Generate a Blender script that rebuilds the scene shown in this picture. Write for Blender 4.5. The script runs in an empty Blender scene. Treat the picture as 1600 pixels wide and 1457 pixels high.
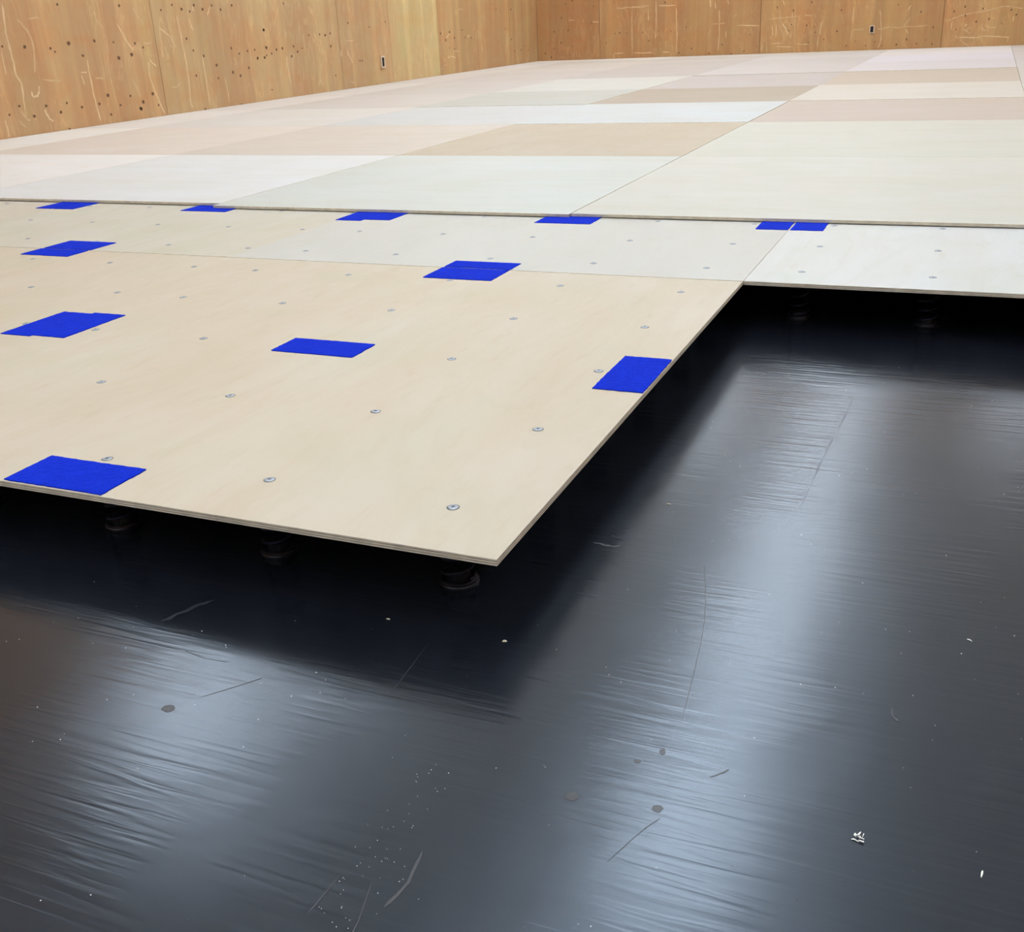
import bpy, bmesh, math, random
from mathutils import Vector, Matrix

random.seed(7)
scene = bpy.context.scene
COL = scene.collection

# ---------------------------------------------------------------- camera
U = 0.5                                   # metres per survey unit
DECK = 0.095                              # height of the lower deck's top face above the black floor
def make_camera():
    pitch, roll, yaw = 0.401748639, -0.0501415965, -0.417945306
    fwd = Vector((math.sin(yaw)*math.cos(pitch), math.cos(yaw)*math.cos(pitch), -math.sin(pitch)))
    right = Vector((math.cos(yaw), -math.sin(yaw), 0))
    up = right.cross(fwd)
    c, s = math.cos(roll), math.sin(roll)
    r2, u2 = right*c + up*s, up*c - right*s
    cam = bpy.data.cameras.new('camera')
    cam.sensor_fit = 'HORIZONTAL'; cam.sensor_width = 36.0
    cam.lens = 1644.49396/1600*36.0
    cam.clip_start = 0.02; cam.clip_end = 100
    o = bpy.data.objects.new('camera', cam); COL.objects.link(o)
    m = Matrix((r2, u2, -fwd)).transposed().to_4x4()
    m.translation = Vector((0.798238238*U, -1.69804868*U, DECK + U))
    o.matrix_world = m
    scene.camera = o
make_camera()

# ---------------------------------------------------------------- world, exposure
w = bpy.data.worlds.new('world'); scene.world = w
w.use_nodes = True
w.node_tree.nodes['Background'].inputs[0].default_value = (0.8, 0.9, 1.0, 1)
w.node_tree.nodes['Background'].inputs[1].default_value = 0.02     # closed room
scene.view_settings.view_transform = 'Standard'
scene.view_settings.look = 'None'
scene.view_settings.gamma = 1.0
scene.view_settings.use_curve_mapping = False
scene.view_settings.exposure = -0.05
LIGHT_STRENGTH = 11.6
ADDED_UPLIGHT_STRENGTH = 8.6
LIGHT_COLOR = (0.90, 0.98, 1.08)
LIGHT_Z = DECK + 2.95                    # underside of the hanging lights
CEILING = DECK + 3.4
LIGHT_ROWS = (-3.45, -0.55, 2.75)         # three rows of ceiling panels running away from the camera
LIGHT_YS = (-4.3, -2.4, -0.5, 1.3, 3.1, 4.7, 6.3, 7.9)  # those behind the camera are added to light the room evenly
ADDED_FAR_BANK = (-3.85, -2.2, -0.55, 1.1, 2.75)   # lights added to brighten the far end, none known there
ADDED_FAR_YS = (9.5, 11.0)

def lin(r, g, b):
    f = lambda c: (c/255/12.92) if c/255 <= 0.04045 else ((c/255+0.055)/1.055)**2.4
    return (f(r), f(g), f(b), 1.0)

# ---------------------------------------------------------------- helpers
def mesh_obj(name, verts, faces, mats, parent=None, mat_ids=None, loc=(0,0,0), smooth=False):
    me = bpy.data.meshes.new(name)
    me.from_pydata(verts, [], faces)
    for m in (mats if isinstance(mats, (list, tuple)) else [mats]): me.materials.append(m)
    if mat_ids:
        me.polygons.foreach_set('material_index', mat_ids)
    if smooth:
        me.polygons.foreach_set('use_smooth', [True]*len(me.polygons))
    me.update()
    return link(name, me, parent, loc)

def link(name, me, parent=None, loc=(0,0,0)):
    o = bpy.data.objects.new(name, me); COL.objects.link(o)
    o.location = loc
    if parent: o.parent = parent
    return o

def thing(name, label, cat, loc=(0,0,0), group=None):
    o = link(name, None, None, loc); o.empty_display_size = 0.05
    return tag(o, label, cat, group)

def tag(o, label, cat, group=None):
    o['label'] = label; o['category'] = cat
    if group: o['group'] = group
    return o

class MB:
    """collects polygons of one mesh"""
    def __init__(s): s.v, s.f, s.m = [], [], []
    def quad(s, pts, mi=0):
        n = len(s.v); s.v += [tuple(p) for p in pts]; s.f.append(tuple(range(n, n+len(pts)))); s.m.append(mi)
    def box(s, x0, x1, y0, y1, z0, z1, mi=0):
        n = len(s.v)
        s.v += [(x0,y0,z0),(x1,y0,z0),(x1,y1,z0),(x0,y1,z0),(x0,y0,z1),(x1,y0,z1),(x1,y1,z1),(x0,y1,z1)]
        for f in ((3,2,1,0),(4,5,6,7),(0,1,5,4),(1,2,6,5),(2,3,7,6),(3,0,4,7)):
            s.f.append(tuple(n+i for i in f)); s.m.append(mi)
    def lathe(s, prof, seg=24, mi=0, cap=True):
        n = len(s.v); k = len(prof)
        for i in range(seg):
            a = 2*math.pi*i/seg
            for r, z in prof: s.v.append((r*math.cos(a), r*math.sin(a), z))
        for i in range(seg):
            j = (i+1) % seg
            for q in range(k-1):
                s.f.append((n+i*k+q, n+j*k+q, n+j*k+q+1, n+i*k+q+1)); s.m.append(mi)
        if cap:
            s.f.append(tuple(n+i*k+k-1 for i in range(seg))); s.m.append(mi)
            s.f.append(tuple(n+i*k for i in reversed(range(seg)))); s.m.append(mi)
    def mesh(s, name, mats, smooth=False):
        me = bpy.data.meshes.new(name); me.from_pydata(s.v, [], s.f)
        for m in (mats if isinstance(mats, (list, tuple)) else [mats]): me.materials.append(m)
        me.polygons.foreach_set('material_index', s.m)
        if smooth: me.polygons.foreach_set('use_smooth', [True]*len(me.polygons))
        me.update(); return me
    def build(s, name, mats, parent=None, loc=(0,0,0), smooth=False):
        return link(name, s.mesh(name, mats, smooth), parent, loc)

# ---------------------------------------------------------------- materials
class NT:
    def __init__(s, name):
        s.mat = bpy.data.materials.new(name); s.mat.use_nodes = True
        s.n = s.mat.node_tree.nodes; s.l = s.mat.node_tree.links
        s.p = s.n['Principled BSDF']
    def add(s, t, **kw):
        n = s.n.new(t)
        for k, v in kw.items(): setattr(n, k, v)
        return n
    def put(s, sock, val):
        if isinstance(val, bpy.types.NodeSocket): s.l.new(val, sock)
        else: sock.default_value = val
    def math(s, op, a, b=None, clamp=False):
        n = s.add('ShaderNodeMath', operation=op, use_clamp=clamp); s.put(n.inputs[0], a)
        if b is not None: s.put(n.inputs[1], b)
        return n.outputs[0]
    def noise(s, vec, scale, detail=3, rough=0.5, distort=0.0):
        n = s.add('ShaderNodeTexNoise'); s.put(n.inputs['Vector'], vec)
        n.inputs['Scale'].default_value = scale; n.inputs['Detail'].default_value = detail
        n.inputs['Roughness'].default_value = rough; n.inputs['Distortion'].default_value = distort
        return n.outputs['Fac']
    def ramp(s, fac, stops, interp='LINEAR'):
        n = s.add('ShaderNodeValToRGB'); s.put(n.inputs[0], fac); e = n.color_ramp.elements
        n.color_ramp.interpolation = interp
        while len(e) < len(stops): e.new(0.5)
        for el, (p, c) in zip(e, stops): el.position = p; el.color = c if len(c) == 4 else (*c, 1)
        return n.outputs[0]
    def mix(s, fac, a, b, blend='MIX'):
        n = s.add('ShaderNodeMix', data_type='RGBA', blend_type=blend)
        s.put(n.inputs['Factor'], fac); s.put(n.inputs['A'], a); s.put(n.inputs['B'], b)
        return n.outputs['Result']
    def pos(s, scale, offset_by_object=True):
        g = s.add('ShaderNodeNewGeometry').outputs['Position']
        if offset_by_object:
            oi = s.add('ShaderNodeObjectInfo')
            mul = s.add('ShaderNodeVectorMath', operation='SCALE'); s.l.new(g, mul.inputs[0]); mul.inputs['Scale'].default_value = 1
            cmb = s.add('ShaderNodeCombineXYZ')
            r = s.math('MULTIPLY', oi.outputs['Random'], 37.0)
            for i in range(3): s.l.new(r, cmb.inputs[i])
            ad = s.add('ShaderNodeVectorMath', operation='ADD'); s.l.new(mul.outputs[0], ad.inputs[0]); s.l.new(cmb.outputs[0], ad.inputs[1])
            g = ad.outputs[0]
        m = s.add('ShaderNodeVectorMath', operation='MULTIPLY'); s.l.new(g, m.inputs[0]); m.inputs[1].default_value = scale
        return m.outputs[0]
    def bump(s, h, strength, dist=0.001, normal=None):
        b = s.add('ShaderNodeBump'); s.put(b.inputs['Height'], h)
        b.inputs['Strength'].default_value = strength; b.inputs['Distance'].default_value = dist
        if normal: s.l.new(normal, b.inputs['Normal'])
        return b.outputs['Normal']

def plain(name, color, rough=0.6, metallic=0.0, spec=0.5, noise=0.0, nscale=60):
    t = NT(name); t.p.inputs['Roughness'].default_value = rough; t.p.inputs['Metallic'].default_value = metallic
    t.p.inputs['Specular IOR Level'].default_value = spec
    if noise:
        f = t.noise(t.pos((1,1,1)), nscale, 3)
        d = tuple(c*(1-noise) for c in color[:3])+(1,); b = tuple(min(1,c*(1+noise)) for c in color[:3])+(1,)
        t.put(t.p.inputs['Base Color'], t.ramp(f, [(0.3, d), (0.7, b)]))
    else: t.p.inputs['Base Color'].default_value = color
    return t.mat

def birch(name, grain_axis, cloud=1.0, shift=None):
    """pale rotary-cut birch face; the object's colour is its tone"""
    t = NT(name)
    tone = t.add('ShaderNodeObjectInfo').outputs['Color']
    if shift: tone = t.mix(1.0, tone, shift, 'MULTIPLY')
    long_, cross = 1.1, 9.0
    sc = (long_, cross, 1) if grain_axis == 'x' else (cross, long_, 1)
    g = t.noise(t.pos(sc), 1.0, 5, 0.6, 0.6)
    fine = t.noise(t.pos((sc[0]*5, sc[1]*9, 1)), 1.0, 3, 0.6, 0.3)
    blot = t.noise(t.pos((1,1,1)), 2.6, 3, 0.55, 0.4)
    hue = t.noise(t.pos((1,1,1)), 4.5, 2, 0.5, 0.0)
    c = t.mix(t.math('MULTIPLY', t.ramp(g, [(0.35,(0,0,0)),(0.75,(1,1,1))]), 0.35*cloud), tone, (0.93,0.84,0.72,1), 'MULTIPLY')
    c = t.mix(t.math('MULTIPLY', t.ramp(blot, [(0.4,(0,0,0)),(0.75,(1,1,1))]), 0.5*cloud), c, (0.97,0.935,0.87,1), 'MULTIPLY')
    c = t.mix(t.math('MULTIPLY', t.ramp(hue, [(0.45,(0,0,0)),(0.7,(1,1,1))]), 0.6*cloud), c, (0.95,0.975,0.93,1), 'MULTIPLY')
    c = t.mix(t.math('MULTIPLY', t.ramp(fine, [(0.58,(0,0,0)),(0.78,(1,1,1))]), 0.30*cloud), c, (0.88,0.80,0.68,1), 'MULTIPLY')
    flame = t.noise(t.pos((3.5, 1.2, 1) if grain_axis == 'y' else (1.2, 3.5, 1)), 1.0, 4, 0.6, 1.6)
    c = t.mix(t.math('MULTIPLY', t.ramp(flame, [(0.46,(0,0,0)),(0.5,(1,1,1)),(0.56,(0,0,0))]), 0.4*cloud), c, (0.955,0.95,0.915,1), 'MULTIPLY')
    t.put(t.p.inputs['Base Color'], c)
    t.p.inputs['Roughness'].default_value = 0.48
    t.p.inputs['Specular IOR Level'].default_value = 0.35
    t.put(t.p.inputs['Normal'], t.bump(fine, 0.12, 0.0006))
    return t.mat

def fir(name, axis):
    """orange softwood plywood of the walls; grain upright; the object's colour is its tone"""
    t = NT(name)
    tone = t.add('ShaderNodeObjectInfo').outputs['Color']
    def sc(a, z): return (a, a, z)
    band = t.noise(t.pos(sc(5.5, 0.25)), 1.0, 2, 0.5, 0.25)
    grain = t.noise(t.pos(sc(22, 1.0)), 1.0, 4, 0.6, 0.8)
    blot = t.noise(t.pos(sc(3.0, 5.0)), 1.0, 4, 0.6, 0.8)
    fine = t.noise(t.pos(sc(70, 5)), 1.0, 3, 0.6, 0.6)
    c = t.mix(t.ramp(band, [(0.42,(0,0,0)),(0.62,(1,1,1))]), tone, t.mix(1.0, tone, (1.16,1.22,1.18,1), 'MULTIPLY'))
    c = t.mix(t.math('MULTIPLY', t.ramp(blot, [(0.45,(0,0,0)),(0.62,(1,1,1))]), 0.55), c, t.mix(1.0, c, (1.03,0.87,0.76,1), 'MULTIPLY'))
    c = t.mix(t.math('MULTIPLY', t.ramp(grain, [(0.5,(0,0,0)),(0.72,(1,1,1))]), 0.55), c, t.mix(1.0, c, (1.2,1.2,1.2,1), 'MULTIPLY'))
    c = t.mix(t.math('MULTIPLY', t.ramp(fine, [(0.56,(0,0,0)),(0.72,(1,1,1))]), 0.35), c, t.mix(1.0, c, (0.78,0.72,0.64,1), 'MULTIPLY'))
    ridge = t.math('ABSOLUTE', t.math('SUBTRACT', t.noise(t.pos(sc(7.0, 1.6)), 1.0, 3, 0.6, 1.4), 0.5))
    patch = t.noise(t.pos(sc(2.2, 2.2)), 1.0, 3, 0.6, 0.6)
    rm = t.math('MULTIPLY', t.ramp(ridge, [(0.0,(1,1,1)),(0.035,(0,0,0))]), t.ramp(patch, [(0.42,(0,0,0)),(0.6,(1,1,1))]))
    c = t.mix(t.math('MULTIPLY', rm, 0.8), c, t.mix(1.0, c, (1.22,1.28,1.36,1), 'MULTIPLY'))
    pink = t.noise(t.pos(sc(2.6, 1.1)), 1.0, 4, 0.62, 1.0)
    c = t.mix(t.math('MULTIPLY', t.ramp(pink, [(0.5,(0,0,0)),(0.58,(1,1,1))]), 0.5), c, t.mix(1.0, c, (1.0,0.88,0.86,1), 'MULTIPLY'))
    c = t.mix(t.math('MULTIPLY', t.ramp(pink, [(0.36,(1,1,1)),(0.44,(0,0,0))]), 0.5), c, t.mix(1.0, c, (0.96,1.03,0.92,1), 'MULTIPLY'))
    t.put(t.p.inputs['Base Color'], c)
    t.p.inputs['Roughness'].default_value = 0.55
    t.p.inputs['Specular IOR Level'].default_value = 0.3
    t.put(t.p.inputs['Normal'], t.bump(grain, 0.15, 0.001))
    return t.mat

def vinyl(name):
    """glossy black sheet, slightly rippled and scuffed"""
    t = NT(name)
    p1 = t.pos((1,1,1), False)
    scr = t.noise(t.pos((60,3,1), False), 1.0, 4, 0.65, 1.2)
    dust = t.noise(p1, 240, 2, 0.7)
    blot = t.noise(p1, 9, 4, 0.6, 0.5)
    c = t.mix(t.ramp(blot, [(0.35,(0,0,0)),(0.7,(1,1,1))]), FLOOR_A, FLOOR_B)
    c = t.mix(t.math('MULTIPLY', t.ramp(dust, [(0.66,(0,0,0)),(0.74,(1,1,1))]), 0.10), c, (0.22,0.23,0.26,1))
    t.put(t.p.inputs['Base Color'], c)
    rr = t.math('ADD', t.math('MULTIPLY', t.ramp(scr, [(0.4,(0,0,0)),(0.7,(1,1,1))]), 0.012), FLOOR_ROUGH)
    t.put(t.p.inputs['Roughness'], rr)
    t.p.inputs['Specular IOR Level'].default_value = FLOOR_SPEC
    t.p.inputs['Specular Tint'].default_value = (0.72, 0.86, 1.0, 1)
    # ripples across the sheet: crests run along x
    rip = t.noise(t.pos((7,105,1), False), 1.0, 2, 0.45, 0.5)
    mask = t.ramp(t.noise(p1, 5.5, 2, 0.5), [(0.34,(0,0,0)),(0.60,(1,1,1))])
    h = t.math('MULTIPLY', rip, mask)
    low = t.noise(t.pos((4,14,1), False), 1.0, 2, 0.5, 0.4)
    n = t.bump(h, RIPPLE, 0.004)
    n = t.bump(low, 0.06, 0.004, n)
    t.put(t.p.inputs['Normal'], n)
    return t.mat

def velvet(name):
    t = NT(name)
    f = t.noise(t.pos((1,1,1)), 420, 3, 0.7)
    b = t.noise(t.pos((1,1,1)), 45, 3, 0.6)
    c = t.ramp(f, [(0.35, (0.0035,0.019,0.42,1)), (0.7, (0.007,0.042,0.66,1))])
    c = t.mix(t.ramp(b, [(0.40,(0,0,0)),(0.7,(0.45,0.45,0.45))]), c, (0.004,0.019,0.44,1))
    t.put(t.p.inputs['Base Color'], c)
    t.p.inputs['Roughness'].default_value = 0.95
    t.p.inputs['Specular IOR Level'].default_value = 0.08
    t.put(t.p.inputs['Normal'], t.bump(f, 0.6, 0.002))
    return t.mat

FLOOR_A, FLOOR_B = (0.005,0.006,0.010,1), (0.009,0.0105,0.016,1)
FLOOR_ROUGH, FLOOR_SPEC, RIPPLE = 0.20, 1.0, 0.15
M = {
 'birch_x': birch('birch_face_grain_across', 'x'), 'birch_y': birch('birch_face_grain_along', 'y', 1.35), 'birch_pale': birch('birch_face_cooler_veneer', 'y', 0.8, (0.965,1.0,1.07,1)),
 'ply_light': plain('ply_edge_light', lin(224,214,194), 0.8, noise=0.18, nscale=45),
 'ply_dark': plain('ply_edge_dark', lin(174,162,140), 0.85, noise=0.25, nscale=70),
 'wall': fir('softwood_plywood', 'y'),
 'knot': plain('knot_core', lin(88,56,28), 0.6), 'knot_ring': plain('knot_ring', lin(146,106,68), 0.6),
 'scratch': plain('bare_scratch', lin(210,178,136), 0.7, noise=0.1, nscale=25),
 'scratch_faint': plain('worn_streak', lin(196,162,120), 0.7, noise=0.1, nscale=25),
 'vinyl': vinyl('black_vinyl'), 'vinyl_dark': plain('vinyl_underlay', (0.004,0.004,0.005,1), 0.7),
 'velcro': velvet('blue_hook_and_loop'),
 'steel': plain('zinc_screw', lin(172,178,184), 0.42, 0.7), 'recess': plain('screw_recess', lin(70,76,82), 0.5, 0.6),
 'spring': plain('spring_wire', (0.008,0.009,0.030,1), 0.33, 0.2), 'rubber': plain('black_plastic', (0.007,0.008,0.015,1), 0.38),
 'paint': plain('ceiling_paint', (0.80,0.81,0.82,1), 0.9), 'frame': plain('white_metal', (0.7,0.7,0.7,1), 0.4),
 'paper': plain('pale_crumb', lin(232,230,222), 0.8), 'shaving': plain('wood_shaving', lin(222,208,180), 0.8),
 'scuff': plain('pale_scuff', (0.026,0.029,0.036,1), 0.3, spec=0.8), 'stain': plain('dull_stain', (0.010,0.012,0.016,1), 0.30, spec=0.62),
 'socket_plate': plain('pale_trim', lin(205,182,158), 0.5), 'socket_dark': plain('dark_opening', (0.008,0.004,0.003,1), 0.8),
}
def glow(strength):
    m = bpy.data.materials.new('light_diffuser'); m.use_nodes = True
    n = m.node_tree.nodes; n.clear()
    e = n.new('ShaderNodeEmission'); e.inputs[0].default_value = (*LIGHT_COLOR,1); e.inputs[1].default_value = strength
    o = n.new('ShaderNodeOutputMaterial'); m.node_tree.links.new(e.outputs[0], o.inputs[0]); return m
M['glow'] = glow(LIGHT_STRENGTH); M['glow_fill_up'] = glow(ADDED_UPLIGHT_STRENGTH)

# ---------------------------------------------------------------- room shell
XL, XR, YB, YF = -4.625, 4.6, -6.0, 11.85
def struct(o): o['kind'] = 'structure'; return o

floor = struct(link('floor', None)); floor.empty_display_size = 0.05
b = MB(); b.box(XL, XR, YB, YF, -0.06, -0.006); b.build('underlay', M['vinyl_dark'], floor)
def vinyl_sheet(x0, x1):
    b = MB(); b.box(x0, x1, YB, YF, -0.0055, 0.0); return b.build('vinyl_sheet', M['vinyl'], floor)
for a, c in ((XL, -1.762), (-1.760, 1.4), (1.402, XR)): vinyl_sheet(a, c)

def strip(b, pts, width, place, mi=0):
    """flat tapered stroke along a smoothed, slightly wavering line in the surface's own two coordinates"""
    q = [pts[0]] + list(pts) + [pts[-1]]; sm = []
    for i in range(1, len(q)-2):
        for s in range(4):
            t = s/4; a, c, d, e = q[i-1], q[i], q[i+1], q[i+2]
            sm.append(tuple(0.5*(2*c[k] + (d[k]-a[k])*t + (2*a[k]-5*c[k]+4*d[k]-e[k])*t*t + (3*c[k]-a[k]-3*d[k]+e[k])*t**3)
                            + random.uniform(-.25,.25)*width for k in (0,1)))
    pts = sm + [pts[-1]]
    n = len(pts); L = []; R = []
    for i, p in enumerate(pts):
        a = pts[max(0,i-1)]; c = pts[min(n-1,i+1)]
        dx, dy = c[0]-a[0], c[1]-a[1]; d = math.hypot(dx,dy) or 1
        w_ = width*(0.2 if i in (0,n-1) else random.uniform(0.5,1.1))*0.5
        L.append((p[0]-dy/d*w_, p[1]+dx/d*w_)); R.append((p[0]+dy/d*w_, p[1]-dx/d*w_))
    for i in range(n-1):
        b.quad([place(*L[i]), place(*R[i]), place(*R[i+1]), place(*L[i+1])], mi)

def blob(b, x, y, rx, ry, place, mi=0, seg=10, jitter=0.2):
    b.quad([place(x+rx*random.uniform(1-jitter,1+jitter)*math.cos(2*math.pi*i/seg),
                  y+ry*random.uniform(1-jitter,1+jitter)*math.sin(2*math.pi*i/seg)) for i in range(seg)], mi)

b = MB(); on = lambda x, y: (x, y, 0.0002)
for pts, wd in (([(-0.064,-0.122),(-0.070,-0.029)],0.0012), ([(-0.372,-0.084),(-0.358,-0.050),(-0.345,-0.028)],0.007),
                ([(0.011,-0.384),(0.014,-0.344)],0.0012), ([(0.061,-0.298),(0.066,-0.33),(0.061,-0.359)],0.003),
                ([(0.020,0.238),(0.040,0.236),(0.056,0.24)],0.006), ([(0.04,-0.34),(0.052,-0.39),(0.05,-0.43)],0.0011),
                ([(0.383,0.012),(0.386,0.0),(0.392,-0.008)],0.003)):
    strip(b, pts, wd, on)
o = b.build('scuff', M['scuff'], floor); o['kind'] = 'stuff'
b = MB()
for x, y, rx, ry in ((-0.257,-0.214,0.008,0.0055),(0.188,-0.139,0.0032,0.0022),(0.205,-0.119,0.0026,0.0045),
                     (0.150,-0.200,0.006,0.005),(0.22,-0.19,0.005,0.004)):
    blob(b, x, y, rx, ry, on)
for pts, wd in (([(0.251,-0.138),(0.258,-0.131),(0.264,-0.123)],0.002), 
                ([(0.159,0.229),(0.19,0.10),(0.210,-0.074)],0.0008), ([(-0.31,-0.125),(-0.28,-0.13),(-0.25,-0.128)],0.0007),
                ([(-0.24,-0.19),(-0.215,-0.16),(-0.2,-0.14)],0.0010), ([(0.20,-0.26),(0.215,-0.22),(0.225,-0.20)],0.0007)):
    strip(b, pts, wd, on)
o = b.build('stain', M['stain'], floor); o['kind'] = 'stuff'
b = MB(); N = 40                           # a low crease in the sheet
for i in range(N+1):
    u = i/N; x, y = 0.2555-0.021*u+0.0012*math.sin(9*u), 0.873-0.51*u; k = math.sin(math.pi*min(1,max(0,u)))**0.5
    wd, ht = 0.004+0.004*k, 0.0002*k*(0.7+0.3*math.sin(31*u))
    b.v += [(x-wd,y,0.00005),(x-wd*0.2,y,0.00008+ht),(x+wd*0.15,y,0.00008+ht),(x+wd*0.6,y,0.00005)]
    if i:
        for j in range(3): b.f.append((4*i-4+j, 4*i+j, 4*i+j+1, 4*i-3+j)); b.m.append(0)
b.build('crease', M['vinyl'], floor, smooth=True)

def wall(name, axis, at, inward, joints, tones, top=CEILING, knots=(), scratches=(), bands=()):
    """a wall: a backing slab and upright plywood sheets with open joints"""
    lo, hi = joints[0], joints[-1]
    def P(a, z, off):                     # point on the wall: along, height, distance out into the room
        return (at + inward*off, a, z) if axis == 'y' else (a, at + inward*off, z)
    root = struct(link(name, None)); root.empty_display_size = 0.05
    b = MB()
    x = sorted((at - inward*0.020, at - inward*0.12))
    if axis == 'y': b.box(x[0], x[1], lo, hi, 0, top)
    else: b.box(lo, hi, x[0], x[1], 0, top)
    b.build('wall_core', M['wall'], root).color = lin(*tones[0])
    for i, (j0, j1) in enumerate(zip(joints, joints[1:])):
        b = MB(); g = 0.0022
        x = sorted((at, at - inward*0.018))
        if axis == 'y': b.box(x[0], x[1], j0+g, j1-g, 0.0, top-0.002)
        else: b.box(j0+g, j1-g, x[0], x[1], 0.0, top-0.002)
        mats = [M['wall'], M['knot_ring'], M['knot'], M['scratch'], M['scratch_faint']]
        for ka, kz in knots:
            if j0+0.02 < ka < j1-0.02:
                s = random.uniform(0.55, 1.05); wd = 0.011*s*(1.35 if axis == 'y' else 0.8); ht = 0.013*s
                blob(b, ka, kz, wd, ht, lambda a, z: P(a, z, 0.0004), 1)
                blob(b, ka+wd*0.1, kz, wd*0.62, ht*0.66, lambda a, z: P(a, z, 0.0007), 2)
        for ln in scratches:
            m = sum(p[0] for p in ln)/len(ln)
            if j0 < m < j1:
                ln = [(min(max(a, j0+.006), j1-.006), z) for a, z in ln]
                strip(b, ln, random.uniform(0.008, 0.015), lambda a, z: P(a, z, 0.0003), 3 if random.random() < 0.45 else 4)
        o = b.build('plywood_sheet', mats, root); o.color = lin(*tones[i % len(tones)])
        for (b0, b1, tn) in bands:        # strips of paler veneer let into the sheet's face
            if j0 <= b0 and b1 <= j1:
                q = MB(); yy = sorted((at + inward*0.0002, at - inward*0.001))
                if axis == 'y': q.box(yy[0], yy[1], b0+g, b1-g, 0.0, top-0.002)
                else: q.box(b0+g, b1-g, yy[0], yy[1], 0.0, top-0.002)
                q.build('veneer_strip', M['wall'], root).color = lin(*tn)
    return root

KNOTS_LEFT = [(3.822,0.583),(3.979,0.574),(4.167,0.559),(4.197,0.54),(4.316,0.582),(4.41,0.509),(4.528,0.587),(4.69,0.574),(4.88,0.56),(4.833,0.496),(4.558,0.271),(4.755,0.253),(4.472,0.228),(4.652,0.206),(4.209,0.255),(4.149,0.208),(4.046,0.252),(3.851,0.268),(3.768,0.228),(3.943,0.205),(4.323,0.222),(4.19,0.108),(4.287,0.792),(4.796,0.782),(4.712,0.481),(4.827,0.17),(4.555,0.157),(5.295,0.782),(5.387,0.755),(5.178,0.752),(5.519,0.778),(5.468,0.74),(5.607,0.752),(5.715,0.776),(5.806,0.748),(5.94,0.774),(4.95,0.533),(5.074,0.577),(5.392,0.571),(5.442,0.494),(5.544,0.455),(5.867,0.492),(5.954,0.451),(6.056,0.465),(6.146,0.47),(6.166,0.408),(6.291,0.602),(6.3,0.476),(6.045,0.35),(5.848,0.331),(5.932,0.302),(5.434,0.333),(5.672,0.388),(4.863,0.207),(4.966,0.25),(5.081,0.218),(5.005,0.176),(4.834,0.168),(5.475,0.105),(5.896,0.104),(5.67,0.301),(6.591,0.781),(6.289,0.602),(6.294,0.48),(6.356,0.434),(6.424,0.459),(6.506,0.465),(6.659,0.473),(6.707,0.432),(6.618,0.403),(6.289,0.424),(6.258,0.41),(6.169,0.411),(6.779,0.455),(6.894,0.547),(7.053,0.549),(7.135,0.54),(7.215,0.551),(7.202,0.454),(7.232,0.224),(7.511,0.625),(7.863,0.586),(8.156,0.619),(7.69,0.317),(7.65,0.319),(6.301,0.178),(7.576,0.103),(7.92,0.106),(9.354,0.428),(9.457,0.499),(9.563,0.44),(9.752,0.51),(9.819,0.437),(9.965,0.427),(9.433,0.351),(9.547,0.337),(10.522,0.75),(11.072,0.689),(10.889,0.49),(10.691,0.367),(11.049,0.376),(11.122,0.246),(11.319,0.254),(11.542,0.244),(11.432,0.293),(11.708,0.677),(10.651,0.699),(9.252,0.491)]
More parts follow.
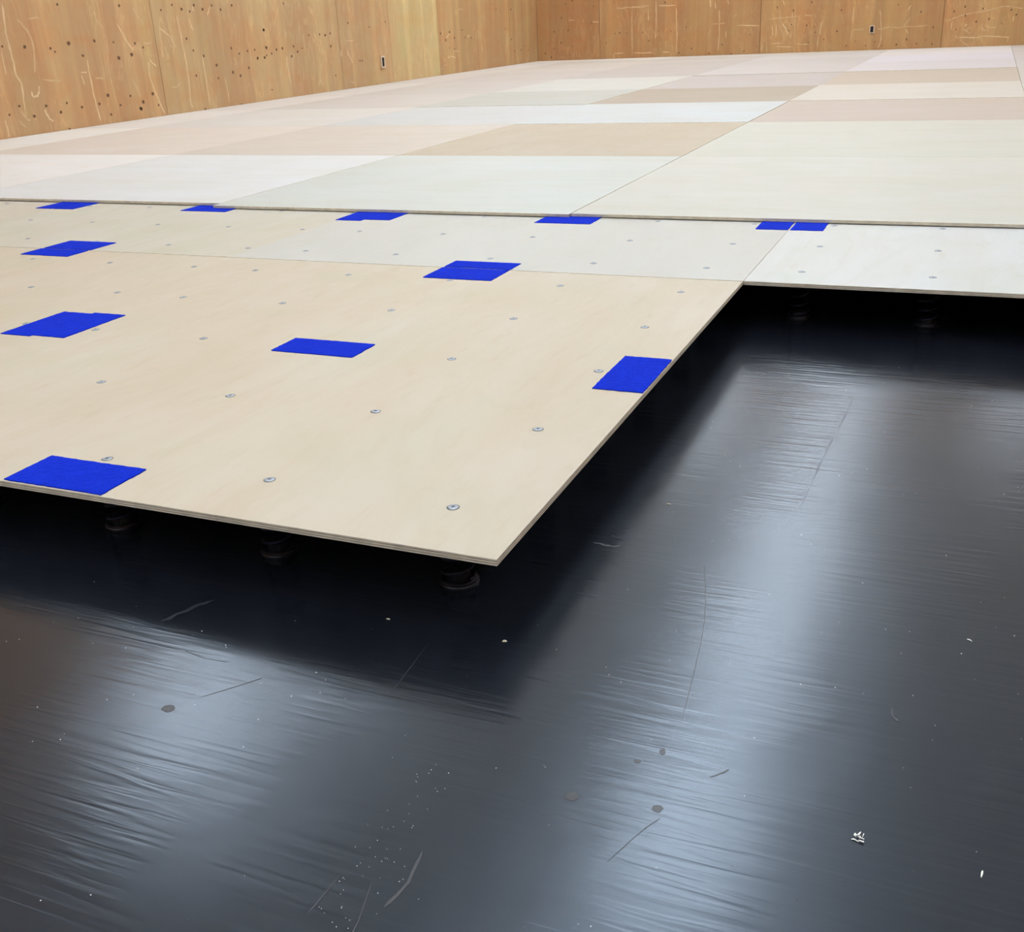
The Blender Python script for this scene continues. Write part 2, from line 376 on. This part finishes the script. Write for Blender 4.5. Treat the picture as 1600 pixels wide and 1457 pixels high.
SCRATCHES_LEFT = [[(3.965,0.719),(4.013,0.671),(4.043,0.596),(4.027,0.478),(4.011,0.436)],[(3.887,0.802),(3.87,0.649),(3.876,0.55),(3.877,0.433),(3.902,0.367),(3.883,0.238)],[(3.806,0.553),(3.808,0.49),(3.807,0.437)],[(4.046,0.72),(4.125,0.724),(4.16,0.702)],[(4.067,0.394),(4.196,0.38)],[(3.957,0.341),(3.974,0.307),(4.017,0.326),(4.024,0.364)],[(4.029,0.236),(4.047,0.19),(4.079,0.164)],[(3.852,0.246),(3.888,0.194),(3.908,0.186)],[(3.822,0.195),(3.871,0.148)],[(3.731,0.203),(3.736,0.149),(3.736,0.111)],[(4.439,0.485),(4.438,0.393),(4.442,0.253),(4.459,0.127)],[(4.641,0.627),(4.608,0.412),(4.614,0.305),(4.63,0.166)],[(4.574,0.759),(4.579,0.714),(4.613,0.65)],[(4.746,0.687),(4.826,0.55),(4.864,0.519)],[(4.801,0.353),(4.846,0.24)],[(4.369,0.415),(4.419,0.415)],[(4.365,0.404),(4.382,0.345)],[(4.476,0.377),(4.553,0.372)],[(4.922,0.767),(4.936,0.731),(5.0,0.663)],[(5.128,0.649),(5.222,0.593),(5.265,0.52)],[(4.96,0.559),(5.039,0.556)],[(4.988,0.462),(5.047,0.411)],[(4.976,0.447),(4.969,0.356),(4.989,0.273),(5.01,0.222),(5.051,0.113)],[(5.157,0.278),(5.219,0.276),(5.262,0.301)],[(5.325,0.715),(5.339,0.595),(5.348,0.456),(5.349,0.315),(5.333,0.18),(5.345,0.133)],[(5.529,0.464),(5.537,0.344),(5.532,0.128)],[(5.746,0.302),(5.757,0.182),(5.755,0.128)],[(5.881,0.431),(5.91,0.376)],[(5.449,0.702),(5.474,0.618)],[(5.505,0.778),(5.509,0.739)],[(5.651,0.715),(5.692,0.765)],[(6.93,0.766),(6.98,0.701)],[(7.442,0.482),(7.58,0.485)],[(7.449,0.413),(7.528,0.304)],[(7.467,0.775),(7.464,0.694)],[(6.998,0.785),(7.044,0.759)],[(6.552,0.406),(6.547,0.329),(6.566,0.198)],[(6.282,0.256),(6.252,0.106)],[(6.449,0.372),(6.438,0.169)],[(7.351,0.424),(7.352,0.362)],[(7.469,0.158),(7.54,0.143)],[(9.251,0.284),(9.375,0.203)],[(9.372,0.255),(9.456,0.274),(9.557,0.251)],[(9.283,0.198),(9.373,0.193)],[(9.337,0.396),(9.427,0.388)],[(9.368,0.446),(9.466,0.485)],[(9.589,0.683),(9.735,0.709),(9.852,0.693)],[(9.863,0.44),(9.94,0.457)],[(9.533,0.318),(9.685,0.307)],[(10.207,0.37),(10.233,0.279)]]
KNOTS_FAR = [(-4.254,0.727),(-4.171,0.755),(-3.913,0.685),(-4.309,0.574),(-4.41,0.426),(-4.23,0.435),(-4.319,0.302),(-4.178,0.261),(-4.416,0.243),(-4.528,0.188),(-4.453,0.142),(-4.214,0.165),(-3.857,0.171),(-3.76,0.278),(-3.65,0.378),(-3.595,0.384),(-3.509,0.377),(-3.317,0.378),(-3.243,0.285),(-3.936,0.502),(-3.125,0.384),(-3.66,0.712),(-2.984,0.38),(-2.806,0.412),(-2.74,0.185),(-2.885,0.143),(-2.537,0.129),(-2.392,0.215),(-2.285,0.116),(-1.999,0.185),(-2.142,0.139),(-2.08,0.306),(-3.055,0.681),(-1.795,0.577),(-1.795,0.567),(-1.618,0.534),(-1.632,0.393),(-1.66,0.333),(-1.47,0.378),(-1.39,0.36),(-1.374,0.305),(-1.431,0.609),(-1.443,0.205),(-1.278,0.229),(-1.145,0.306),(-1.116,0.515),(-1.038,0.157),(-0.944,0.2),(-0.837,0.15),(-0.671,0.145),(-0.526,0.152),(-0.745,0.185),(-0.542,0.542),(0.014,0.452),(0.114,0.492),(0.286,0.466),(0.125,0.406),(0.235,0.345),(0.354,0.364),(0.05,0.277),(0.553,0.442),(0.604,0.395),(-0.174,0.307),(-0.309,0.463),(0.479,0.317),(-0.096,0.381),(-0.428,0.198),(-0.169,0.144),(-0.324,0.153),(-0.236,0.187)]
SCRATCHES_FAR = [[(-3.829,0.745),(-3.83,0.332)],[(-3.636,0.647),(-3.502,0.649),(-3.406,0.649),(-3.236,0.658)],[(-3.444,0.634),(-3.44,0.136)],[(-3.67,0.161),(-3.542,0.161)],[(-3.426,0.162),(-3.185,0.154)],[(-3.161,0.713),(-3.155,0.495),(-3.167,0.3)],[(-3.67,0.152),(-3.66,0.099)],[(-4.039,0.549),(-4.04,0.515)],[(-3.931,0.514),(-3.842,0.511)],[(-4.219,0.544),(-4.144,0.545)],[(-3.25,0.642),(-3.249,0.499)],[(-3.131,0.652),(-2.927,0.647)],[(-2.926,0.62),(-2.913,0.398),(-2.913,0.127)],[(-2.514,0.433),(-2.35,0.438)],[(-2.434,0.579),(-2.425,0.443),(-2.429,0.269),(-2.435,0.149)],[(-2.528,0.392),(-2.555,0.283)],[(-2.352,0.358),(-2.345,0.275)],[(-2.273,0.491),(-2.236,0.534)],[(-2.241,0.408),(-1.977,0.397)],[(-2.486,0.663),(-2.474,0.59)],[(-2.536,0.683),(-2.534,0.611)],[(-2.338,0.673),(-2.332,0.628)],[(-1.891,0.195),(-1.887,0.113)],[(-1.945,0.215),(-1.941,0.133)],[(-3.085,0.16),(-2.992,0.153)],[(-1.881,0.457),(-1.799,0.462),(-1.709,0.47),(-1.547,0.472)],[(-1.498,0.478),(-1.405,0.478)],[(-1.61,0.638),(-1.58,0.111)],[(-1.768,0.562),(-1.76,0.409)],[(-1.841,0.395),(-1.831,0.283)],[(-1.796,0.41),(-1.798,0.265)],[(-1.759,0.4),(-1.727,0.314),(-1.705,0.24)],[(-1.737,0.404),(-1.693,0.355),(-1.662,0.286)],[(-1.623,0.31),(-1.643,0.259)],[(-1.63,0.513),(-1.626,0.437)],[(-1.859,0.207),(-1.694,0.207)],[(-1.802,0.174),(-1.61,0.164)],[(-1.567,0.201),(-1.512,0.186),(-1.44,0.188)],[(-1.745,0.645),(-1.715,0.593)],[(-1.338,0.265),(-1.339,0.146)],[(-1.313,0.416),(-1.321,0.273)],[(-0.99,0.311),(-0.861,0.318)],[(-0.724,0.313),(-0.681,0.311),(-0.615,0.325),(-0.479,0.315)],[(-0.715,0.497),(-0.698,0.357),(-0.69,0.208),(-0.708,0.125)],[(-0.99,0.311),(-0.994,0.194)],[(-0.991,0.543),(-0.987,0.377)],[(-0.074,0.368),(0.006,0.377),(0.013,0.388),(0.091,0.409),(0.193,0.428),(0.303,0.443),(0.425,0.469),(0.51,0.477),(0.668,0.45)],[(-0.499,0.324),(-0.374,0.324),(-0.225,0.33)],[(-0.474,0.323),(-0.407,0.41)],[(-0.447,0.306),(-0.417,0.256)],[(0.114,0.28),(0.192,0.233)],[(0.139,0.275),(0.209,0.288)],[(0.127,0.308),(0.149,0.323)],[(0.293,0.325),(0.307,0.268),(0.365,0.254)],[(0.318,0.316),(0.361,0.286),(0.432,0.283)],[(0.082,0.204),(0.196,0.196),(0.284,0.193),(0.315,0.204),(0.467,0.194),(0.57,0.186)],[(0.092,0.188),(0.137,0.146),(0.189,0.115)],[(0.039,0.222),(0.084,0.188)],[(0.008,0.361),(0.002,0.272)],[(0.555,0.179),(0.556,0.139)],[(0.584,0.384),(0.579,0.329)],[(-0.446,0.477),(-0.41,0.532)]]

LW = [YB, -2.6, -0.7, 1.25, 3.2, 5.08, 7.35, 9.2, 11.0, YF]
wall('wall_left', 'y', XL, 1, LW, [(180,142,101)]*4+[(180,142,101),(178,145,105),(178,146,106),(174,139,97),(170,135,94)],
     knots=KNOTS_LEFT, scratches=SCRATCHES_LEFT, bands=[(8.23, 9.2, (192,167,120))])
FW = [XL, -3.84, -1.97, -0.083, 1.8, 3.7, XR]
wall('wall_far', 'x', YF, -1, FW, [(162,121,81),(168,128,86),(170,130,87),(176,136,92),(176,136,94),(174,136,94)],
     knots=KNOTS_FAR, scratches=SCRATCHES_FAR)
wall('wall_right', 'y', XR, -1, [YB, -3.6, -1.2, 1.2, 3.6, 6.0, 8.4, YF], [(184,144,100),(178,136,94)])
wall('wall_back', 'x', YB, 1, [XL, -2.4, 0, 2.4, XR], [(184,144,100),(178,136,94)])
b = MB(); b.box(XL-.12, XR+.12, YB-.12, YF+.12, CEILING, CEILING+0.1); struct(b.build('ceiling', M['paint']))

# ---------------------------------------------------------------- ceiling lights (outside the frame; some mirrored in the floor, some added for brightness)
def light_meshes():
    f = MB(); w_, l, t = 0.31, 0.61, 0.02
    f.box(-w_, w_, -l, l, 0.03, 0.05)
    u = MB(); u.box(-w_+0.06, w_-0.06, -l+0.06, l-0.06, 0.051, 0.062)  # upward glow, added to brighten the ceiling that the floor mirrors
    r = MB(); r.lathe([(0.005, 0.05), (0.005, CEILING-LIGHT_Z)], 10)
    for x0, x1, y0, y1 in ((-w_,-w_+t,-l,l),(w_-t,w_,-l,l),(-w_+t,w_-t,-l,-l+t),(-w_+t,w_-t,l-t,l)): f.box(x0,x1,y0,y1,0.0,0.03)
    for i in range(1, 7):                 # cross baffles, added to weaken the lamps at shallow angles
        y = -l + 2*l*i/7; f.box(-w_+t, w_-t, y-0.004, y+0.004, -0.055, 0.008)
    for x0, x1 in ((-w_,-w_+t),(w_-t,w_)): f.box(x0, x1, -l, l, -0.055, 0.0)
    for y0, y1 in ((-l,-l+t),(l-t,l)): f.box(-w_+t, w_-t, y0, y1, -0.055, 0.0)
    d = MB(); d.box(-w_+t, w_-t, -l+t, l-t, 0.008, 0.028)
    return f.mesh('frame', M['frame']), d.mesh('diffuser', M['glow']), u.mesh('added_uplight', M['glow_fill_up']), r.mesh('hanging_rod', M['frame'])
fm, dm, um, rm = light_meshes()
for rn, lx in zip(('row nearest the left wall','middle row','row nearest the right wall'), LIGHT_ROWS):
    for i, ly in enumerate(LIGHT_YS):
        if 'left' in rn and i == 3: continue
        word = ('first','second','third','fourth','fifth','sixth','seventh','eighth')[i]
        t = thing('ceiling_light', f'added hanging light, {word} from the back wall, {rn}', 'light', (lx, ly, LIGHT_Z), 'ceiling lights in three rows')
        link('frame', fm, t); link('diffuser', dm, t); link('added_uplight', um, t); link('hanging_rod', rm, t, (0, -0.45, 0)); link('hanging_rod', rm, t, (0, 0.45, 0))
for rn, ly in zip(('near', 'wall-side'), ADDED_FAR_YS):
    for i, lx in enumerate(ADDED_FAR_BANK):
        if rn == 'near' and i > 1: continue
        word = ('first','second','third','fourth','fifth')[i]
        t = thing('ceiling_light', f'added hanging light, {word} from the left wall, {rn} row of the far bank', 'light', (lx, ly, LIGHT_Z), 'added ceiling lights over the far end')
        link('frame', fm, t); link('diffuser', dm, t); link('added_uplight', um, t); link('hanging_rod', rm, t, (0, -0.45, 0)); link('hanging_rod', rm, t, (0, 0.45, 0))

# ---------------------------------------------------------------- plywood boards
def board(b, x0, x1, y0, y1, z0, z1, plies=5, split=None):
    """a sheet with visible plies on its edges: slots 0 face, 1 light ply, 2 dark ply"""
    n = len(b.v); zs = [z0 + (z1-z0)*i/plies for i in range(plies+1)]
    for z in zs: b.v += [(x0,y0,z),(x1,y0,z),(x1,y1,z),(x0,y1,z)]
    for k in range(plies):
        for i in range(4):
            j = (i+1) % 4; a = n+4*k
            b.f.append((a+i, a+j, a+4+j, a+4+i)); b.m.append(1 if k % 2 == 0 else 2)
    b.f.append((n+3,n+2,n+1,n)); b.m.append(1)
    k = n+4*plies; 
    if split is None: b.f.append((k,k+1,k+2,k+3)); b.m.append(0)
    else:                                 # two face veneers meeting along a line
        q = len(b.v); b.v += [(x0+split,y0,z1),(x0+split,y1,z1)]
        b.f += [(k,q,q+1,k+3),(q,k+1,k+2,q+1)]; b.m += [0,3]

def velcro_mesh(w_, h_, t=0.002):
    """fuzzy pad of real thickness with slightly uneven edges and nap"""
    nx, ny = max(4, int(w_/0.006)), max(4, int(h_/0.006)); b = MB()
    for j in range(ny+1):
        for i in range(nx+1):
            edge = i in (0,nx) or j in (0,ny)
            x = w_*i/nx + (random.uniform(-.0007,.0007) if i in (0,nx) else 0)
            y = h_*j/ny + (random.uniform(-.0007,.0007) if j in (0,ny) else 0)
            z = t*(0.8 if edge else 1.0) + (0 if edge else random.uniform(-.00045,.00035))
            b.v.append((x,y,z))
    W = nx+1
    for j in range(ny):
        for i in range(nx): b.f.append((j*W+i, j*W+i+1, (j+1)*W+i+1, (j+1)*W+i)); b.m.append(0)
    ring = [i for i in range(nx)] + [j*W+nx for j in range(ny)] + [ny*W+nx-i for i in range(nx)] + [(ny-j)*W for j in range(ny)]
    n = len(b.v)
    for r in ring: x,y,_ = b.v[r]; b.v.append((x,y,0))
    for i in range(len(ring)):
        j = (i+1) % len(ring); b.f.append((n+i, n+j, ring[j], ring[i])); b.m.append(0)
    return b.mesh('velcro_pad', M['velcro'])

def screw_mesh():
    b = MB(); r = 0.0065
    b.lathe([(r*1.04,-0.0004),(r,0.0006),(r*0.82,0.0012),(r*0.74,0.0008),(r*0.5,0.0011),(0.0004,0.0012)], 20, 0)
    for a in (0.5, 0.5+math.pi/2):        # cross recess
        c, s = math.cos(a), math.sin(a); l, w_ = r*0.42, r*0.11
        b.quad([(c*x-s*y, s*x+c*y, 0.00135) for x, y in ((-l,-w_),(l,-w_),(l,w_),(-l,w_))], 1)
    n = 16                                # dark countersink ring
    for i in range(n):
        a0, a1 = 2*math.pi*i/n, 2*math.pi*(i+1)/n
        b.quad([(q*math.cos(a), q*math.sin(a), 0.0003) for q, a in ((r*1.02,a0),(r*1.16,a0),(r*1.16,a1),(r*1.02,a1))], 1)
    return b.mesh('screw', [M['steel'], M['recess']])

def spring_meshes(h):
    """coil spring between a stepped foot cup and a seat under the board; origin on the floor"""
    turns, seg, ring, wr = 4.25, 18, 7, 0.0021
    b = MB(); N = int(turns*seg)
    for i in range(N+1):
        u = i/N; a = 2*math.pi*turns*u; rad = 0.0186 - 0.0020*u
        ph = min(1, max(0, (u-0.06)/0.88))
        z = 0.0062 + wr + (h-0.0142-2*wr)*ph
        cx, cy = rad*math.cos(a), rad*math.sin(a)
        for k in range(ring):
            q = 2*math.pi*k/ring; d = wr*math.cos(q)
            b.v.append((cx+d*math.cos(a), cy+d*math.sin(a), z+wr*math.sin(q)))
        if i:
            for k in range(ring):
                j = (k+1) % ring; a0, a1 = (i-1)*ring, i*ring
                b.f.append((a0+k, a1+k, a1+j, a0+j)); b.m.append(0)
    cup = MB(); cup.lathe([(0.0235,0.0),(0.0238,0.0028),(0.0230,0.0040),(0.0222,0.0034),(0.0216,0.0066),(0.0208,0.0072),(0.0200,0.0062),(0.0142,0.0062),(0.0136,0.015),(0.010,0.016)], 28)
    cap = MB(); cap.lathe([(0.0118,h-0.018),(0.0122,h-0.009),(0.0196,h-0.0078),(0.0196,h-0.001),(0.019,h)], 24)
    return (b.mesh('coil_spring', M['spring'], True), cup.mesh('foot_cup', M['rubber']), cap.mesh('top_seat', M['rubber']))

T_LOW = 0.0075
SCREW = screw_mesh()
SPRING, CUP, CAP = spring_meshes(DECK-T_LOW)
W_LOW, D_LOW = 2.345, 1.2185
SX = [0.096, 0.343, 0.591, 0.838, 1.085]; SX = SX + [W_LOW-x for x in reversed(SX)]
SY = [0.1, 0.3525, 0.605, 0.8575, 1.109]

def sprung_panel(label, x0, y0, tone, pads, w_=W_LOW, cols=None, mat='birch_y', split=None):
    t = thing('sprung_panel', label, 'floor panel', (x0, y0, 0), 'lower floor panels on springs')
    b = MB(); board(b, 0, w_, 0, D_LOW, DECK-T_LOW, DECK, split=split)
    o = b.build('plywood_board', [M[mat], M['ply_light'], M['ply_dark'], M['birch_pale']], t); o.color = lin(*tone)
    for x in (cols or SX):
        for y in SY:
            j = random.uniform(-.003,.003)
            s = link('screw', SCREW, t, (x+j, y+random.uniform(-.003,.003), DECK)); s.rotation_euler.z = random.uniform(0,3)
            c = link('coil_spring', SPRING, t, (x, y, 0)); c.rotation_euler.z = random.uniform(0, 6.28)
            link('foot_cup', CUP, c); link('top_seat', CAP, c)
    for px0, px1, py0, py1 in pads:       # world coordinates of each pad on this panel
        link('velcro_pad', velcro_mesh(px1-px0, py1-py0), t, (px0-x0, py0-y0, DECK))
    return t

Y2 = 1.2232
sprung_panel('nearest lower plywood panel, its corner jutting over the black floor, with blue pads', -W_LOW, 0.0, (200,189,169),
    [(-0.673,-0.516,0.003,0.082), (-0.667,-0.507,0.569,0.645), (-0.0775,-0.001,0.524,0.685), (-0.661,-0.502,1.119,1.2170),
     (-1.2500,-1.1780,0.534,0.694), (-1.1775,-1.1010,0.541,0.702), (-1.838,-1.680,1.144,1.2170), (-1.84,-1.68,0.003,0.082),
     (-1.84,-1.68,0.569,0.645), (-2.344,-2.27,0.524,0.685)])
sprung_panel('lower plywood panel directly behind the nearest one, half covered by the top layer', -W_LOW, Y2, (198,193,178),
    [(-0.661,-0.502,1.2245,1.284), (-1.838,-1.680,1.2245,1.3185), (-0.0785,-0.001,1.757,1.92), (-0.659,-0.504,1.759,1.92),
     (-1.2460,-1.1650,1.716,1.88), (-1.1645,-1.0830,1.736,1.90), (-1.850,-1.682,1.790,1.92), (-2.344,-2.262,1.764,1.92)], split=W_LOW-1.24)
sprung_panel('whiter lower plywood panel at right, its free edge hanging over the black floor', 0.0012, Y2, (203,204,200),
    [(0.005,0.0815,1.757,1.92), (0.527,0.667,1.757,1.92), (1.10,1.25,1.757,1.92)])
sprung_panel('lower plywood panel beyond the left seam, only its corner showing', -2*W_LOW+0.075, Y2, (200,193,178),
    [(-2.420,-2.350,1.764,1.92), (-3.0,-2.85,1.764,1.92)], w_=2.268, cols=SX[:-1])
sprung_panel('lower plywood panel left of the nearest one along the front edge', -2*W_LOW+0.075, 0.0, (200,190,170),
    [(-2.420,-2.348,0.524,0.685), (-3.0,-2.85,0.003,0.082)], w_=2.268, cols=SX[:-1])

# the lower layer carries on unseen under the top layer and carries it
def hidden_panel(x0, y0, w_, d_):
    t = thing('sprung_panel', 'lower plywood panel hidden under the top layer', 'floor panel', (x0, y0, 0), 'lower floor panels under the top layer')
    b = MB(); board(b, 0, w_, 0, d_, DECK-T_LOW, DECK)
    b.build('plywood_board', [M['birch_y'], M['ply_light'], M['ply_dark']], t).color = lin(227,218,198)
    for x in (0.1, w_/2, w_-0.1):
        for y in (0.1, d_-0.1):
            c = link('coil_spring', SPRING, t, (x, y, 0)); link('foot_cup', CUP, c); link('top_seat', CAP, c)
    for x in (w_*0.25, w_*0.75): link('velcro_pad', HPAD, t, (x-0.08, d_/2-0.08, DECK))
HPAD = velcro_mesh(0.16, 0.16)
for k in range(8):
    y0 = Y2 + D_LOW + 0.004 + k*1.2225; d_ = min(D_LOW, YF-0.01-y0)
    if d_ > 0.25:
        for x0, w_ in ((-2*W_LOW+0.075, 2.268), (-W_LOW, W_LOW-0.002), (0.004, W_LOW)): hidden_panel(x0, y0, w_, d_)

# ---------------------------------------------------------------- top layer: loose-laid square panels on the pads
Z_TOP0, T_TOP = DECK+0.0027, 0.0075
XS = [-4.622, -4.10, -2.905, -1.765, -0.590, 0.592, 1.785]
YS = [1.845, 3.04, 4.255, 5.385, 6.575, 7.97, 9.25, 10.35, 11.30, 11.845]
TONES = [  # one row per column of panels from the left wall, front to back
 [(228,219,208),(226,215,203),(224,212,200),(222,209,197),(220,208,196),(220,206,194),(218,205,192),(218,204,192),(214,200,186)],
 [(229,222,215),(223,209,195),(226,217,206),(222,211,200),(221,210,199),(219,207,196),(219,206,194),(218,205,192),(214,200,186)],
 [(229,227,223),(227,216,203),(229,227,223),(222,219,210),(233,228,219),(220,209,200),(219,207,197),(218,206,195),(214,200,187)],
 [(228,231,225),(224,212,194),(233,235,233),(214,201,186),(222,211,204),(226,216,210),(221,211,204),(219,209,201),(213,200,188)],
 [(230,229,220),(229,227,216),(222,209,198),(232,223,211),(217,203,187),(227,217,214),(228,219,220),(225,215,210),(216,204,194)],
 [(230,228,220),(227,219,207),(224,215,205),(226,220,208),(225,214,203),(224,216,210),(223,214,208),(222,211,204),(216,204,192)],
]
LIGHT_EVENED_TONES = [  # each panel's own tone, with uneven lamp light evened out in the colour
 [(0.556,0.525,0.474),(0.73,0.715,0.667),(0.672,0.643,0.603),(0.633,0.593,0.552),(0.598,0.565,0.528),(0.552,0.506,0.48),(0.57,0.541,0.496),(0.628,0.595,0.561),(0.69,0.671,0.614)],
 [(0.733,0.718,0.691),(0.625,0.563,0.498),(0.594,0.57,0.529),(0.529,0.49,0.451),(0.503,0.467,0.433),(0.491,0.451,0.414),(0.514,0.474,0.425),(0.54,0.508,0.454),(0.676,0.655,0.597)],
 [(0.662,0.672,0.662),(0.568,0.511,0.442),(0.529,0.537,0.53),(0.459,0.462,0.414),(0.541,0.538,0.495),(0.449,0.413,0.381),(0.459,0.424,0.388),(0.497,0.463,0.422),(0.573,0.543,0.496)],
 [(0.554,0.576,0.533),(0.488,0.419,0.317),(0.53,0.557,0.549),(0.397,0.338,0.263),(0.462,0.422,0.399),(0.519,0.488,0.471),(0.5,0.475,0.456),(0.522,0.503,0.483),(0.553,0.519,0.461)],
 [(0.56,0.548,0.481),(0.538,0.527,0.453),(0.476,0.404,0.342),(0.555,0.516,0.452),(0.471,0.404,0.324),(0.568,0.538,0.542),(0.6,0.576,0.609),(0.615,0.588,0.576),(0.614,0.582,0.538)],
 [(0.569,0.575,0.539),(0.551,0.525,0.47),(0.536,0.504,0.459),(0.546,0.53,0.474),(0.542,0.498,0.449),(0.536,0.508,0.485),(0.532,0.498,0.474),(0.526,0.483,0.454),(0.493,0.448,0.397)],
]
TONE_WORD = lambda c: ('white' if min(c) > 220 else 'pale cream' if min(c) > 209 else 'pinkish' if c[2] > 200 else 'light tan' if c[2] > 189 else 'tan')
ROW = ['front row','second row from front','third row from front','fourth row from front','fifth row from front',
       'sixth row from front','seventh row from front','second row from far wall','row at far wall']
COLN = ['column along the left wall','second column from left wall','third column from left wall','fourth column from left wall','fifth column from left wall','sixth column from left wall']
RAISE = {(4,3):0.0016,(4,4):0.0012,(4,5):0.0030,(4,6):0.0024,(3,2):0.0013,(3,5):0.0024,(3,6):0.0018,(2,3):0.0014,(2,4):0.0010}
FRONT_SHIFT = [0.035, 0.03, 0.035, -0.006, 0.005, 0.015]
for i in range(6):
    for k in range(9):
        g = 0.0012
        x0, x1 = XS[i]+g*1.4, XS[i+1]-g*1.4; y0, y1 = YS[k]+g, YS[k+1]-g
        if k == 0: y0 += FRONT_SHIFT[i]
        c = TONES[i][k]
        b = MB(); board(b, 0, x1-x0, 0, y1-y0, 0, T_TOP)
        o = b.build('top_panel', [M['birch_y'] if (i,k) == (3,1) else M['birch_x'], M['ply_light'], M['ply_dark']], None, (x0, y0, Z_TOP0 + RAISE.get((i,k), 0)))
        o.color = (*LIGHT_EVENED_TONES[i][k], 1)
        tag(o, f'{TONE_WORD(c)} top panel, {ROW[k]}, {COLN[i]}', 'floor panel', 'square panels of the top layer')

# ---------------------------------------------------------------- wall openings
def wall_opening(label, axis, a, z, w_, h_, at, inward):
    t = thing('cable_outlet', label, 'outlet', (at, a, z) if axis == 'y' else (a, at, z))
    b = MB(); r = 0.30
    def bx(b_, a0, a1, z0, z1, d0, d1):
        d = sorted((inward*d0, inward*d1))
        if axis == 'y': b_.box(d[0], d[1], a0, a1, z0, z1)
        else: b_.box(a0, a1, d[0], d[1], z0, z1)
    W2, H2 = w_*0.5, h_*0.5; m = w_*0.28
    for a0, a1, z0, z1 in ((-W2-m,-W2,-H2-m,H2+m),(W2,W2+m,-H2-m,H2+m),(-W2,W2,-H2-m,-H2),(-W2,W2,H2,H2+m)): bx(b, a0, a1, z0, z1, 0.001, 0.010)
    b.build('trim_plate', M['socket_plate'], t)
    b = MB(); bx(b, -W2, W2, -H2, H2, 0.001, 0.003); b.build('dark_slot', M['socket_dark'], t)
    return t
wall_opening('small dark rectangular slot with pale rim low on the left wall', 'y', 8.045, 0.289, 0.045, 0.075, XL, 1)
wall_opening('small dark rectangular slot with pale rim low on the far wall', 'x', -0.786, 0.312, 0.032, 0.060, YF, -1)

# ---------------------------------------------------------------- crumbs on the black floor
def sliver(name, label, cat, x, y, l, w_, h_, ang, mat):
    b = MB(); c = []
    prof = [(-0.5,0.2),(-0.25,0.85),(0.1,1.0),(0.38,0.7),(0.5,0.25)]
    for s, ww in prof:
        bow = h_*0.9*math.sin((s+0.5)*math.pi)
        c.append([(s*l,-w_*ww/2,bow*0.6),(s*l,w_*ww/2,bow*0.6),(s*l,w_*ww/2,bow+h_*0.35),(s*l,-w_*ww/2,bow+h_*0.35)])
    for p, q in zip(c, c[1:]):
        for i in range(4):
            j = (i+1) % 4; b.quad([p[i], q[i], q[j], p[j]])
    b.quad(c[0]); b.quad(list(reversed(c[-1])))
    o = b.build(name, mat, None, (x, y, 0.0)); o.rotation_euler.z = ang
    return tag(o, label, cat)
b = MB()
for i in range(9):
    a = random.uniform(0, 6.28); x, y = random.uniform(-.0035,.0035), random.uniform(-.0045,.0045); l, w_ = random.uniform(.002,.005), random.uniform(.0007,.0015)
    c, s = math.cos(a), math.sin(a); z = random.uniform(0, .0022)
    pts = [(x+c*u-s*v, y+s*u+c*v) for u, v in ((-l/2,-w_/2),(l/2,-w_/2*.4),(l/2,w_/2*.4),(-l/2,w_/2))]
    b.quad([(p[0],p[1],z+.0006) for p in pts]); b.quad([(p[0],p[1],z) for p in reversed(pts)])
    for q in range(4):
        p0, p1 = pts[q], pts[(q+1)%4]; b.quad([(p0[0],p0[1],z),(p1[0],p1[1],z),(p1[0],p1[1],z+.0006),(p0[0],p0[1],z+.0006)])
tag(b.build('crumpled_scrap', M['paper'], None, (0.374,-0.170,0.0)), 'largest crumpled white scrap on the black floor at lower right', 'debris')
sliver('wood_sliver', 'upright white sliver on the black floor near the right edge, below the crumpled scrap', 'debris', 0.462,-0.177, .0075,.0014,.001, 1.45, M['paper'])
sliver('wood_sliver', 'short slanting white sliver on the floor at right, above the crumpled scrap', 'debris', 0.447,0.151, .006,.0012,.0009, 2.6, M['paper'])
sliver('wood_chip', 'rounded pale chip on the dark floor just below the corner spring', 'debris', 0.004,-0.001, .005,.003,.0009, 0.4, M['shaving'])
sliver('wood_chip', 'tiny pale chip in the shadow under the front edge, left of the corner spring', 'debris', -0.134,-0.001, .005,.0018,.0007, 0.1, M['shaving'])
sliver('wood_chip', 'small pale chip on the floor in the shadow right of the side edge', 'debris', 0.0785,0.372, .006,.002,.0007, 0.2, M['shaving'])

b = MB(); rs = random.Random(3)
def grain(x, y, s):
    n = len(b.v); h = s*0.5
    for i in range(4):
        a = rs.uniform(0,0.6)+i*math.pi/2; r = s*rs.uniform(0.35,0.75); b.v.append((x+r*math.cos(a), y+r*math.sin(a), 0.0))
    b.v.append((x, y, h))
    for i in range(4): b.f.append((n+i, n+(i+1)%4, n+4)); b.m.append(0)
for _ in range(420):
    x, y = rs.uniform(-0.55, 0.75), rs.uniform(-0.50, 1.15)
    if x < 0.01 and y > -0.01: continue
    grain(x, y, rs.choice((.0006,.0007,.0008,.0010,.0013)))
for _ in range(60):
    u = rs.gauss(0,1); x, y = 0.03+rs.gauss(0,.016), rs.uniform(-0.39,-0.20); grain(x+ (y+.3)*-.1, y, rs.choice((.0006,.0008,.0010)))
o = b.build('sawdust', M['paper']); tag(o, 'fine pale sawdust specks scattered over the black floor', 'sawdust'); o['kind'] = 'stuff'
